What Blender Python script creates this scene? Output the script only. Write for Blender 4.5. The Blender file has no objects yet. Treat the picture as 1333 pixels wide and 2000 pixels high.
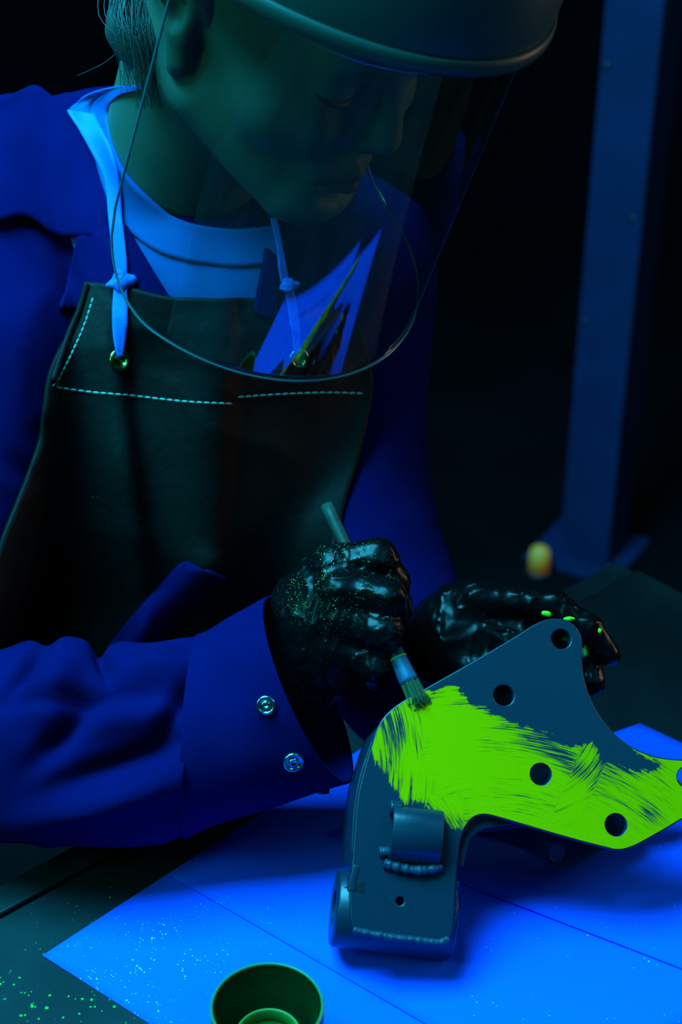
import bpy, bmesh, math, random
import numpy as np
from mathutils import Vector, Matrix
from mathutils.bvhtree import BVHTree

# ------------------------------------------------------------------ camera
PITCH = math.radians(30); FPX = 3000.0; TZ = 0.75
CAM = np.array([0, 0, TZ + 0.69])
RX = np.array([1., 0, 0]); UP = np.array([0, math.sin(PITCH), math.cos(PITCH)]); FW = np.array([0, math.cos(PITCH), -math.sin(PITCH)])
S = bpy.context.scene
cd = bpy.data.cameras.new('camera'); cam = bpy.data.objects.new('camera', cd); S.collection.objects.link(cam)
cam.location = CAM; cam.rotation_euler = (math.pi/2 - PITCH, 0, 0)
cd.sensor_fit = 'VERTICAL'; cd.sensor_height = 36; cd.lens = FPX*36/2000; cd.clip_start = .05
cd.dof.use_dof = True; cd.dof.focus_distance = .94; cd.dof.aperture_fstop = 6.5
S.camera = cam
# ------------------------------------------------------------------ world, lights, exposure
S.view_settings.view_transform = 'Standard'; S.view_settings.look = 'None'; S.view_settings.gamma = 1
S.view_settings.exposure = 0; S.view_settings.use_curve_mapping = False
w = bpy.data.worlds.new('room'); S.world = w; w.use_nodes = True
w.node_tree.nodes['Background'].inputs[0].default_value = (.0, .012, .05, 1)
w.node_tree.nodes['Background'].inputs[1].default_value = .10
def area(name, loc, aim, sx, sy, col, power):
    l = bpy.data.lights.new(name, 'AREA'); l.shape = 'RECTANGLE'; l.size = sx; l.size_y = sy; l.color = col; l.energy = power
    o = bpy.data.objects.new(name, l); S.collection.objects.link(o); o.location = loc
    o.rotation_euler = (Vector(aim)-Vector(loc)).to_track_quat('-Z', 'Y').to_euler(); return o
area('uv_lamp', (-.58, .78, 2.45), (0, .85, .85), .95, .95, (.04, .62, 1.0), 125)
area('front_fill', (-1.25, .10, 1.75), (-.05, .95, 1.15), .5, .5, (.05, .88, .70), 7.4)  # fill added to brighten the face and the front plate
area('far_fill', (1.15, .10, 2.35), (.1, .8, .8), .8, .8, (.03, .62, 1.0), 5)  # unseen fill added to lift the shadow beside the bracket
area('warm_side_light', (1.5, 1.25, 1.3), (.1, .9, 1.2), .12, .9, (1.0, .66, .46), 4.5)  # warm light from the right, its source unseen

# ------------------------------------------------------------------ helpers
def P(x, y, d): return CAM + RX*((x-666.5)/FPX*d) - UP*((y-1000)/FPX*d) + FW*d
def T(x, y, z=TZ):
    v = P(x, y, 1.) - CAM; return CAM + v*((z-CAM[2])/v[2])
def mat(name, col, rough=.6, metal=0, spec=.5, bump=None, var=None, extra=None):
    m = bpy.data.materials.new(name); m.use_nodes = True; nt = m.node_tree; b = nt.nodes['Principled BSDF']
    b.inputs['Base Color'].default_value = (*col, 1); b.inputs['Roughness'].default_value = rough
    b.inputs['Metallic'].default_value = metal; b.inputs['Specular IOR Level'].default_value = spec
    tc = nt.nodes.new('ShaderNodeTexCoord')
    if var:
        n = nt.nodes.new('ShaderNodeTexNoise'); n.inputs['Scale'].default_value = var[0]; n.inputs['Detail'].default_value = 5
        nt.links.new(tc.outputs['Object'], n.inputs['Vector'])
        r = nt.nodes.new('ShaderNodeValToRGB'); r.color_ramp.elements[0].position = .3; r.color_ramp.elements[1].position = .7
        r.color_ramp.elements[0].color = (*[c*(1-var[1]) for c in col], 1); r.color_ramp.elements[1].color = (*[min(1, c*(1+var[1])) for c in col], 1)
        nt.links.new(n.outputs['Fac'], r.inputs[0]); nt.links.new(r.outputs[0], b.inputs['Base Color'])
    if bump:
        n2 = nt.nodes.new('ShaderNodeTexNoise'); n2.inputs['Scale'].default_value = bump[0]; n2.inputs['Detail'].default_value = 4
        nt.links.new(tc.outputs['Object'], n2.inputs['Vector'])
        bp = nt.nodes.new('ShaderNodeBump'); bp.inputs['Strength'].default_value = bump[1]; bp.inputs['Distance'].default_value = .002
        nt.links.new(n2.outputs['Fac'], bp.inputs['Height']); nt.links.new(bp.outputs[0], b.inputs['Normal'])
    return m
def specks(m, col, scale, size, mask_scale=9, mask_lo=.5, mask_hi=.7, spread=None, seed=0.0, thr=.5):
    """paint-powder specks: tiny voronoi dots, present only in random patches (or around a given spot)"""
    nt = m.node_tree; b = nt.nodes['Principled BSDF']; L = nt.links.new
    tc = nt.nodes.new('ShaderNodeTexCoord'); g = nt.nodes.new('ShaderNodeNewGeometry')
    v = nt.nodes.new('ShaderNodeTexVoronoi'); v.inputs['Scale'].default_value = scale; L(g.outputs['Position'], v.inputs['Vector'])
    n = nt.nodes.new('ShaderNodeTexNoise'); n.inputs['Scale'].default_value = mask_scale; n.inputs['Detail'].default_value = 3; L(g.outputs['Position'], n.inputs['Vector'])
    mr = nt.nodes.new('ShaderNodeMapRange'); mr.inputs['From Min'].default_value = mask_lo; mr.inputs['From Max'].default_value = mask_hi; L(n.outputs['Fac'], mr.inputs['Value'])
    msk = mr.outputs[0]
    if spread:
        vm = nt.nodes.new('ShaderNodeVectorMath'); vm.operation = 'DISTANCE'; vm.inputs[1].default_value = spread[0]; L(g.outputs['Position'], vm.inputs[0])
        mp = nt.nodes.new('ShaderNodeMapRange'); mp.inputs['From Min'].default_value = spread[1]; mp.inputs['From Max'].default_value = spread[2]
        mp.inputs['To Min'].default_value = 1; mp.inputs['To Max'].default_value = 0; L(vm.outputs['Value'], mp.inputs['Value'])
        mm = nt.nodes.new('ShaderNodeMath'); mm.operation = 'MULTIPLY'; L(msk, mm.inputs[0]); L(mp.outputs[0], mm.inputs[1]); msk = mm.outputs[0]
    sep = nt.nodes.new('ShaderNodeSeparateColor'); L(v.outputs['Color'], sep.inputs[0])
    a = nt.nodes.new('ShaderNodeMath'); a.operation = 'MULTIPLY'; L(msk, a.inputs[0]); a.inputs[1].default_value = size
    a2 = nt.nodes.new('ShaderNodeMath'); a2.operation = 'MULTIPLY'; L(a.outputs[0], a2.inputs[0]); L(sep.outputs[0], a2.inputs[1])
    lt = nt.nodes.new('ShaderNodeMath'); lt.operation = 'LESS_THAN'; L(v.outputs['Distance'], lt.inputs[0]); L(a2.outputs[0], lt.inputs[1])
    gt = nt.nodes.new('ShaderNodeMath'); gt.operation = 'GREATER_THAN'; L(sep.outputs[1], gt.inputs[0]); gt.inputs[1].default_value = thr
    f = nt.nodes.new('ShaderNodeMath'); f.operation = 'MULTIPLY'; L(lt.outputs[0], f.inputs[0]); L(gt.outputs[0], f.inputs[1])
    mx = nt.nodes.new('ShaderNodeMix'); mx.data_type = 'RGBA'; L(f.outputs[0], mx.inputs['Factor'])
    src = b.inputs['Base Color'].links
    if src: L(src[0].from_socket, mx.inputs[6])
    else: mx.inputs[6].default_value = b.inputs['Base Color'].default_value
    mx.inputs[7].default_value = (*col, 1); L(mx.outputs[2], b.inputs['Base Color'])
    return m
def link(name, me, m, parent=None):
    o = bpy.data.objects.new(name, me); S.collection.objects.link(o)
    if m: me.materials.append(m)
    if parent is not None: o.parent = parent; o.matrix_parent_inverse = parent.matrix_world.inverted()
    return o
def mesh(name, V, Fc, m, parent=None, smooth=True):
    me = bpy.data.meshes.new(name); me.from_pydata([tuple(map(float, v)) for v in V], [], [tuple(map(int, f)) for f in Fc])
    bm = bmesh.new(); bm.from_mesh(me); bmesh.ops.recalc_face_normals(bm, faces=bm.faces); bm.to_mesh(me); bm.free()
    if smooth: me.polygons.foreach_set('use_smooth', [True]*len(me.polygons))
    return link(name, me, m, parent)
def empty(name, loc, label, cat, group=None):
    o = bpy.data.objects.new(name, None); S.collection.objects.link(o); o.location = loc; o.empty_display_size = .02
    bpy.context.view_layer.update(); tag(o, label, cat, group); return o
def tag(o, label, cat, group=None):
    o['label'] = label; o['category'] = cat
    if group: o['group'] = group
    return o
def bev(o, wd, seg=2, ang=40):
    b = o.modifiers.new('bevel', 'BEVEL'); b.width = wd; b.segments = seg; b.limit_method = 'ANGLE'; b.angle_limit = math.radians(ang); return o
def solid(o, t, off=-1):
    s = o.modifiers.new('solid', 'SOLIDIFY'); s.thickness = t; s.offset = off; return o
def sub(o, n=1):
    s = o.modifiers.new('subsurf', 'SUBSURF'); s.levels = n; s.render_levels = n; return o
def box(name, lo, hi, m, parent=None, bevel=0):
    V = [(x, y, z) for x in (lo[0], hi[0]) for y in (lo[1], hi[1]) for z in (lo[2], hi[2])]
    Fc = [(0, 1, 3, 2), (4, 6, 7, 5), (0, 4, 5, 1), (2, 3, 7, 6), (0, 2, 6, 4), (1, 5, 7, 3)]
    o = mesh(name, V, Fc, m, parent, False)
    if bevel: bev(o, bevel)
    return o
def prism(name, pts, z0, z1, m, parent=None, bevel=0):
    n = len(pts); V = [(*p[:2], z0) for p in pts]+[(*p[:2], z1) for p in pts]
    Fc = [tuple(range(n))[::-1], tuple(range(n, 2*n))]+[(i, (i+1) % n, n+(i+1) % n, n+i) for i in range(n)]
    o = mesh(name, V, Fc, m, parent, False)
    if bevel: bev(o, bevel)
    return o
def lathe(name, prof, m, parent=None, n=64, loc=(0, 0, 0), rot=None):
    V, Fc = [], []
    for r, z in prof: V += [(r*math.cos(2*math.pi*k/n), r*math.sin(2*math.pi*k/n), z) for k in range(n)]
    for i in range(len(prof)-1): Fc += [(i*n+k, i*n+(k+1) % n, (i+1)*n+(k+1) % n, (i+1)*n+k) for k in range(n)]
    if prof[0][0] > 1e-6 and prof[0] != prof[-1]: Fc.append(tuple(range(n))[::-1])
    if prof[-1][0] > 1e-6 and prof[0] != prof[-1]: Fc.append(tuple(range((len(prof)-1)*n, len(prof)*n)))
    Mx = Matrix.Translation(Vector(loc)) @ (rot.to_matrix().to_4x4() if rot else Matrix())
    V = [Mx @ Vector(v) for v in V]
    return mesh(name, V, Fc, m, parent)
def catmull(pts, n=8, closed=False):
    pts = [np.asarray(p, float) for p in pts]; out = []; N = len(pts)
    for i in range(N if closed else N-1):
        g = lambda k: pts[k % N] if closed else pts[min(max(k, 0), N-1)]
        a, b, c, d = g(i-1), g(i), g(i+1), g(i+2)
        for k in range(n):
            t = k/n; out.append(.5*(2*b+(c-a)*t+(2*a-5*b+4*c-d)*t*t+(3*b-a-3*c+d)*t**3))
    if not closed: out.append(pts[-1])
    return np.array(out)
def resamp(pts, n):
    pts = np.asarray(pts, float); s = np.r_[0, np.cumsum(np.linalg.norm(np.diff(pts, axis=0), axis=1))]
    t = np.linspace(0, s[-1], n); return np.stack([np.interp(t, s, pts[:, k]) for k in range(pts.shape[1])], -1)
def tube_geo(path, rad, n=8):
    path = np.asarray(path, float); N = len(path); rad = np.broadcast_to(rad, (N,)); tg = np.gradient(path, axis=0)
    tg /= np.linalg.norm(tg, axis=1)[:, None]+1e-12
    up = np.array([0, 0, 1.]) if abs(tg[0][2]) < .9 else np.array([1., 0, 0]); V = []
    for i in range(N):
        u = up-tg[i]*(up@tg[i]); u /= np.linalg.norm(u); up = u; v = np.cross(tg[i], u)
        V += [path[i]+rad[i]*(math.cos(a)*u+math.sin(a)*v) for a in np.arange(n)*2*math.pi/n]
    Fc = [(i*n+k, i*n+(k+1) % n, (i+1)*n+(k+1) % n, (i+1)*n+k) for i in range(N-1) for k in range(n)]
    Fc += [tuple(range(n))[::-1], tuple(range((N-1)*n, N*n))]
    return V, Fc
def tube(name, path, rad, m, parent=None, n=8):
    V, Fc = tube_geo(path, rad, n); return mesh(name, V, Fc, m, parent)
def bvh(*os):
    V, Fc = [], []
    for o in os:
        k = len(V); V += [o.matrix_world @ v.co for v in o.data.vertices]; Fc += [tuple(i+k for i in p.vertices) for p in o.data.polygons]
    return BVHTree.FromPolygons(V, Fc)
def hit(b, x, y):
    d = Vector(P(x, y, 1.)-CAM).normalized(); h = b.ray_cast(Vector(CAM), d); return (h[0], h[1]) if h[0] is not None else (None, None)
def depth_of(p): return float((np.asarray(p)-CAM) @ FW)
# --- distance fields turned into one closed surface
def vnoise(p, seed=0):
    i = np.floor(p).astype(np.int64); f = p-i; f = f*f*(3-2*f); r = 0
    for dx in (0, 1):
        for dy in (0, 1):
            for dz in (0, 1):
                h = ((i[:, 0]+dx)*374761393+(i[:, 1]+dy)*668265263+(i[:, 2]+dz)*2147483647+seed*1274126177) & 0x7fffffff
                h = (h ^ (h >> 13))*1103515245 & 0x7fffffff; h = (h ^ (h >> 16)) & 0xffff
                r = r+(h/65535.)*np.where(dx, f[:, 0], 1-f[:, 0])*np.where(dy, f[:, 1], 1-f[:, 1])*np.where(dz, f[:, 2], 1-f[:, 2])
    return r
def ridge(p, seed=0): return 1-2*np.abs(vnoise(p, seed)-.5)
def cone(p, a, b, r1, r2):
    a = np.asarray(a, float); b = np.asarray(b, float); ba = b-a; t = np.clip((p-a) @ ba/(ba @ ba+1e-12), 0, 1)
    return np.linalg.norm(p-a-t[:, None]*ba, axis=1)-(r1+(r2-r1)*t)
def ell(p, c, r):
    q = (p-np.asarray(c))/np.asarray(r); k = np.linalg.norm(q, axis=1); g = np.linalg.norm(q/np.asarray(r), axis=1)
    return k*(k-1)/(g+1e-9)
def smin(a, b, k):
    h = np.clip(.5+.5*(b-a)/k, 0, 1); return b+(a-b)*h-k*h*(1-h)
def smax(a, b, k): return -smin(-a, -b, k)
def snet(fn, lo, hi, h):
    lo = np.asarray(lo, float); n = (np.ceil((np.asarray(hi)-lo)/(4*h)).astype(int)*4+1)
    nc = (n-1)//4+1
    g = np.stack(np.meshgrid(*[np.arange(k)*4*h for k in nc], indexing='ij'), -1).reshape(-1, 3)+lo
    Fcoarse = fn(g).reshape(nc); idx = [np.minimum((np.arange(k)+2)//4, c-1) for k, c in zip(n, nc)]
    Fv = Fcoarse[np.ix_(*idx)]; ii = np.argwhere(np.abs(Fv) < 7.5*h)
    for s in range(0, len(ii), 400000):
        q = ii[s:s+400000]; Fv[q[:, 0], q[:, 1], q[:, 2]] = fn(q*h+lo)
    Sg = Fv < 0; c = np.zeros(n-1, int)
    cor = [(a, b, d) for a in (0, 1) for b in (0, 1) for d in (0, 1)]
    for a, b, d in cor: c += Sg[a:n[0]-1+a, b:n[1]-1+b, d:n[2]-1+d]
    act = np.argwhere((c > 0) & (c < 8)); vid = -np.ones(n-1, int); vid[tuple(act.T)] = np.arange(len(act))
    acc = np.zeros((len(act), 3)); cnt = np.zeros(len(act))
    for i in range(8):
        for k in range(3):
            if cor[i][k] == 0:
                j = list(cor[i]); j[k] = 1
                A = act+np.array(cor[i]); B = act+np.array(j); fa = Fv[tuple(A.T)]; fb = Fv[tuple(B.T)]
                m = (fa < 0) != (fb < 0); t = np.where(m, fa/(fa-fb+1e-20), 0); acc += np.where(m[:, None], A+(B-A)*t[:, None], 0); cnt += m
    V = acc/cnt[:, None]*h+lo; Q = []
    for k in range(3):
        sl0 = [slice(None)]*3; sl1 = [slice(None)]*3; sl0[k] = slice(0, n[k]-1); sl1[k] = slice(1, n[k])
        e = np.argwhere(Sg[tuple(sl0)] != Sg[tuple(sl1)]); o1, o2 = (k+1) % 3, (k+2) % 3
        e = e[(e[:, o1] > 0) & (e[:, o2] > 0) & (e[:, o1] < n[o1]-1) & (e[:, o2] < n[o2]-1)]
        d1 = np.zeros(3, int); d1[o1] = 1; d2 = np.zeros(3, int); d2[o2] = 1
        q = np.stack([vid[tuple((e-d1-d2).T)], vid[tuple((e-d2).T)], vid[tuple(e.T)], vid[tuple((e-d1).T)]], 1)
        fl = ~Sg[tuple(e.T)]; q[fl] = q[fl][:, ::-1]; Q.append(q)
    return V, np.concatenate(Q)
def sdf(name, fn, lo, hi, h, m, parent=None, xf=None):
    V, Q = snet(fn, lo, hi, h)
    if xf: V = xf(V)
    me = bpy.data.meshes.new(name); me.vertices.add(len(V)); me.vertices.foreach_set('co', V.astype(np.float32).ravel())
    me.loops.add(4*len(Q)); me.polygons.add(len(Q)); me.loops.foreach_set('vertex_index', Q.astype(np.int32).ravel())
    me.polygons.foreach_set('loop_start', np.arange(0, 4*len(Q), 4, dtype=np.int32)); me.polygons.foreach_set('use_smooth', np.ones(len(Q), bool))
    me.update(calc_edges=True); me.validate(); return link(name, me, m, parent)
def grid_mesh(name, G, m, parent=None):
    a, b = G.shape[:2]; V = G.reshape(-1, 3)
    Fc = [(i*b+j, i*b+j+1, (i+1)*b+j+1, (i+1)*b+j) for i in range(a-1) for j in range(b-1)]
    return mesh(name, V, Fc, m, parent)
def patch(A, B, na, nb, wob=None):
    """grid of pixels between two edge curves A and B (same direction)"""
    a = resamp(catmull(A, 6), na); b = resamp(catmull(B, 6), na); t = np.linspace(0, 1, nb)[None, :, None]
    return a[:, None]*(1-t)+b[:, None]*t
def drape(name, px, tree, off, m, parent, thick=.0015, smooth=10, dfn=None, fallback=1.05, side=1):
    """cloth laid on the surface beneath: every grid point is dropped onto it, relaxed, then thickened"""
    na, nb = px.shape[:2]; Dp = np.full((na, nb), np.nan)
    for i in range(na):
        for j in range(nb):
            p, _ = hit(tree, *px[i, j])
            if p is not None: Dp[i, j] = depth_of(p)
    for _ in range(60):
        if not np.isnan(Dp).any(): break
        q = np.pad(Dp, 1, constant_values=np.nan); st = np.stack([q[:-2, 1:-1], q[2:, 1:-1], q[1:-1, :-2], q[1:-1, 2:]])
        cn = (~np.isnan(st)).sum(0); mv = np.where(cn > 0, np.nansum(st, 0)/np.maximum(cn, 1), np.nan); Dp = np.where(np.isnan(Dp), mv, Dp)
    if np.isnan(Dp).all(): Dp[:] = fallback
    D0 = Dp.copy()
    for _ in range(smooth):
        q = np.pad(Dp, 1, mode='edge'); Dp = np.minimum((q[:-2, 1:-1]+q[2:, 1:-1]+q[1:-1, :-2]+q[1:-1, 2:])/4, D0)
    Dp = Dp-off
    if dfn is not None: Dp = Dp+dfn(px)
    G = np.array([[P(px[i, j, 0], px[i, j, 1], Dp[i, j]) for j in range(nb)] for i in range(na)])
    o = grid_mesh(name, G, m, parent)
    me = o.data
    if len(me.polygons) and sum(Vector(p.normal) @ Vector(FW) for p in me.polygons) > 0: me.flip_normals()
    return solid(o, thick)

# ------------------------------------------------------------------ materials (colours as each surface answers the lamp)
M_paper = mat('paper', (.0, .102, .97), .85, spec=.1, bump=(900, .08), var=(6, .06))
M_table = mat('dark_table_top', (.002, .014, .016), .5, spec=.18, bump=(60, .1), var=(14, .35))
M_edge = mat('table_edge_strip', (.008, .02, .022), .4, spec=.3, var=(30, .3))
M_coat = mat('blue_twill', (.0, .0034, .056), .9, spec=.03, bump=(700, .12), var=(25, .1))
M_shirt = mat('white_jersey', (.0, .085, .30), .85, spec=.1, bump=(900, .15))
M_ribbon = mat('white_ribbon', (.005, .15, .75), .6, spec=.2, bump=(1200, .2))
M_apron = mat('dark_leather', (.002, .004, .0035), .62, spec=.14, bump=(160, .25), var=(16, .4))
M_stitch = mat('pale_thread', (.06, .32, .26), .7)
M_brass = mat('brass', (.30, .42, .10), .22, metal=1)
M_snap = mat('snap_metal', (.35, .6, .62), .22, metal=1)
M_skin = mat('skin', (.05, .112, .082), .55, spec=.14, bump=(500, .05), var=(18, .12))
M_hair = mat('fair_hair', (.04, .065, .06), .5, spec=.4, var=(60, .4))
M_lash = mat('dark_lash', (.006, .006, .006), .7)
M_glove = mat('black_nitrile', (.0015, .0022, .0026), .30, spec=.17, bump=(120, .12))
M_helmet = mat('grey_plastic', (.01, .065, .055), .42, spec=.35, var=(9, .12))
M_steel = mat('grey_painted_steel', (.0, .019, .038), .38, spec=.48, bump=(400, .05), var=(12, .06))
M_weld = mat('weld_bead', (.0, .035, .065), .5, spec=.4, bump=(300, .5))
M_handle = mat('grey_green_wood', (.02, .05, .035), .5, spec=.3, var=(80, .3))
M_ferrule = mat('pale_ferrule', (.01, .07, .13), .45, metal=.2, spec=.3, var=(70, .5))
M_bristle = mat('dark_bristles', (.03, .06, .012), .7)
M_cap = mat('dark_green_plastic', (.002, .022, .004), .35, spec=.35, var=(30, .3))
M_caprim = mat('powder_green_rim', (.04, .2, .02), .5)
M_floor = mat('dark_floor', (.0015, .003, .004), .6, spec=.1, var=(4, .4))
M_wall = mat('dark_wall', (.001, .002, .004), .9, spec=.05, var=(2.2, .5))
M_post = mat('painted_post', (.001, .016, .065), .6, spec=.2, var=(12, .15))
M_amber = mat('amber_lens', (.9, .34, .04), .4); _b = M_amber.node_tree.nodes['Principled BSDF']; _b.inputs['Emission Color'].default_value = (1, .5, .06, 1); _b.inputs['Emission Strength'].default_value = .05
M_dark = mat('dark_metal', (.01, .014, .016), .5)
sp = T(250, 1910); specks(M_paper, (.5, .85, .95), 620, .55, 40, .35, .75, (tuple(sp), .015, .16))
sp2 = T(1250, 1840); specks(M_paper, (.35, .8, .75), 420, .45, 30, .35, .8, (tuple(sp2), .02, .20), thr=.7)
specks(M_table, (.02, .34, .03), 360, .5, 26, .36, .7, (tuple(T(80, 1890)), .04, .22), thr=.45)
specks(M_glove, (.10, .30, .05), 900, .6, 60, .3, .7, (tuple(P(650, 1110, .93)), .02, .062), thr=.45)
specks(M_apron, (.05, .12, .03), 500, .3, 20, .55, .8)

# ------------------------------------------------------------------ setting
def struct(o): o['kind'] = 'structure'; return o
struct(box('floor', (-2.5, -1.5, -.1), (3, 4.2, 0), M_floor)); struct(box('wall_back', (-2.5, 4.2, -.1), (3, 4.3, 3), M_wall))
struct(box('wall_left', (-2.6, -1.5, -.1), (-2.5, 4.3, 3), M_wall)); struct(box('wall_right', (3, -1.5, -.1), (3.1, 4.3, 3), M_wall))
struct(box('ceiling', (-2.6, -1.5, 3), (3.1, 4.3, 3.1), M_wall))

# steel post standing behind
Yp = 2.28
def atY(x, y, Y): v = P(x, y, 1.)-CAM; return CAM+v*(Y/v[1])
pc = atY(1207, 900, Yp); al = math.radians(-32); wd = .092
post = empty('steel_post', (pc[0], pc[1], 0), 'tall square steel post standing in the dark behind the workbench', 'post')
t1 = np.array([math.cos(al), math.sin(al)]); t2 = np.array([-math.sin(al), math.cos(al)])
def rect(c, a0, a1, b0, b1): return [c[:2]+t1*a+t2*b for a, b in ((a0, b0), (a1, b0), (a1, b1), (a0, b1))]
o = prism('shaft', rect(pc, -wd, 0, 0, wd), .012, 3, M_post, post, .004)
prism('base_plate', rect(pc, -wd-.05, .03, -.04, wd+.04), 0, .012, M_post, post, .002)
for a, b in ((-wd-.03, -.02), (.012, -.02)):
    q = pc[:2]+t1*a+t2*b; lathe('bolt', [(.008, .012), (.008, .02), (.004, .022), (.004, .032), (0, .033)], M_dark, post, 6, (q[0], q[1], 0))
rng = np.random.default_rng(3)
for k in range(9):
    z = .5+.17*k+rng.uniform(-.05, .05); q = pc[:2]+t1*(-wd+.012+.065*(k % 2))+t2*-.001
    lathe('rivet', [(.006, 0), (.005, .002), (0, .003)], M_dark, post, 10, (q[0], q[1], z), Vector((math.sin(al), -math.cos(al), 0)).to_track_quat('Z', 'Y'))
ap = T(1052, 1122, 0)
lampo = empty('beacon_lamp', ap, 'small blurred amber lamp on the floor at the foot of the steel post', 'lamp')
lathe('lamp_base', [(.022, 0), (.022, .008), (.020, .010), (0, .010)], M_dark, lampo, 32, ap)
lathe('lens', [(.019, .010), (.019, .040), (.016, .052), (.008, .058), (0, .059)], M_amber, lampo, 32, ap)

# ------------------------------------------------------------------ work table
k0 = T(1245, 1112)[:2]; k1 = T(0, 1792)[:2]; e1 = (k1-k0)/np.linalg.norm(k1-k0); e2 = np.array([-e1[1], e1[0]])
if e2[0] < 0: e2 = -e2
table = empty('work_table', (*(k0+e1*.7+e2*.4), 0), 'dark work table with a worn top flecked with green powder', 'table')
prism('table_top', [k0, k0+e1*1.75, k0+e1*1.75+e2*.95, k0+e2*.95], TZ-.035, TZ, M_table, table, .002)
ks = T(222, 1668)[:2]; s0 = (ks-k0) @ e1
prism('edge_strip', [k0-e2*.024, k0+e1*(s0-.002)-e2*.024, k0+e1*(s0-.002)-e2*.0025, k0-e2*.0025], TZ-.03, TZ-.004, M_edge, table, .0015)
prism('edge_strip', [k0+e1*(s0+.002)-e2*.024, k0+e1*1.75-e2*.024, k0+e1*1.75-e2*.0025, k0+e1*(s0+.002)-e2*.0025], TZ-.03, TZ+.001, M_edge, table, .0015)
for a, b in ((.06, .05), (1.68, .05), (.06, .9), (1.68, .9)):
    c = k0+e1*a+e2*b; prism('table_leg', [c+e1*u+e2*v for u, v in ((-.025, -.025), (.025, -.025), (.025, .025), (-.025, .025))], 0, TZ-.035, M_dark, table, .003)

# ------------------------------------------------------------------ paper sheets
def sheet(name, pix, z, label, curl=.0):
    pts = [T(*p)[:2] for p in pix]; pts = [np.array(p) for p in pts]; a, b, c, d = pts; nu = nv = 26; G = np.zeros((nu, nv, 3))
    for i in range(nu):
        for j in range(nv):
            u, v = i/(nu-1), j/(nv-1); q = a*(1-u)*(1-v)+b*u*(1-v)+c*u*v+d*(1-u)*v
            z_ = z+curl*(vnoise(np.array([[q[0]*9, q[1]*9, z*7000]]), 5)[0])
            G[i, j] = (*q, z_)
    o = grid_mesh(name, G, M_paper); 
    if o.data.polygons[0].normal.z < 0: o.data.flip_normals()
    solid(o, .00025, -1); return tag(o, label, 'paper', 'paper sheets under the bracket')
# four corners as they lie on the table: left corner, far corner, right corner, near corner
sheet('paper_sheet', [(83, 1868), (680, 1480), (1750, 1900), (911, 2396)], TZ+.0006, 'white paper sheet whose corner points left, under the green cap', .0006)
sheet('paper_sheet', [(335, 1716), (760, 1430), (1800, 1720), (1100, 2160)], TZ+.0018, 'white paper sheet lying beneath the lower leg of the steel bracket', .0006)
sheet('paper_sheet', [(640, 1633), (1250, 1420), (1850, 1700), (1500, 1965)], TZ+.0032, 'white paper sheet lying beneath the raised side of the bracket', .0008)

# ------------------------------------------------------------------ upturned plastic cap
cz = .045; cc = T(522, 1963, TZ+cz); cx, cy = cc[0], cc[1]; zb = TZ+.0022
cap = empty('spray_cap', (cx, cy, zb), 'small dark green plastic cap lying open side up on the paper', 'cap')
rO = 112/FPX*depth_of(cc)
lathe('outer_wall', [(0, zb), (rO*.93, zb), (rO*.95, zb+.002), (rO, TZ+cz-.001), (rO-.0006, TZ+cz), (rO-.0016, TZ+cz), (rO-.002, TZ+cz-.001), (rO*.90, zb+.004), (rO*.86, zb+.003), (0, zb+.003)], M_cap, cap, 96, (cx, cy, 0))
lathe('rim', [(rO+.0001, TZ+cz-.0012), (rO-.0004, TZ+cz+.0003), (rO-.0015, TZ+cz+.0003), (rO-.0021, TZ+cz-.0012), (rO+.0001, TZ+cz-.0012)], mat('cap_rim', (.01, .16, .05), .4), cap, 96, (cx, cy, 0))
rI = 66/112*rO; zI = TZ+cz-.022
lathe('inner_ring', [(rI, zb+.003), (rI, zI-.0008), (rI-.0005, zI), (rI-.0013, zI), (rI-.0018, zI-.0008), (rI-.002, zb+.003), (rI, zb+.003)], M_caprim, cap, 96, (cx, cy, 0))
lathe('cap_floor', [(0, zI-.008), (rI-.0022, zI-.008), (rI-.0022, zI-.010), (0, zI-.010)], mat('pool_green', (.006, .10, .008), .2), cap, 64, (cx, cy, 0))

# ------------------------------------------------------------------ steel bracket
nb = RX*.10+UP*.25-FW*.963; nb /= np.linalg.norm(nb); B0 = P(770, 1800, .8825)
ex = RX-nb*(RX @ nb); ex /= np.linalg.norm(ex); ey = np.cross(nb, ex)
def PL(x, y, s=0):
    v = P(x, y, 1.)-CAM; t = ((B0-nb*s-CAM) @ nb)/(v @ nb); q = CAM+v*t-B0; return np.array([q @ ex, q @ ey])
BM = Matrix(((ex[0], ey[0], nb[0], B0[0]), (ex[1], ey[1], nb[1], B0[1]), (ex[2], ey[2], nb[2], B0[2]), (0, 0, 0, 1)))
bracket = bpy.data.objects.new('steel_bracket', None); S.collection.objects.link(bracket); bracket.matrix_world = BM; bracket.empty_display_size = .02
tag(bracket, 'grey welded steel bracket half brushed with bright green paint, standing on white paper', 'bracket')
bpy.context.view_layer.update()
def toW(q, z=0): return B0+ex*q[0]+ey*q[1]+nb*z
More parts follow.
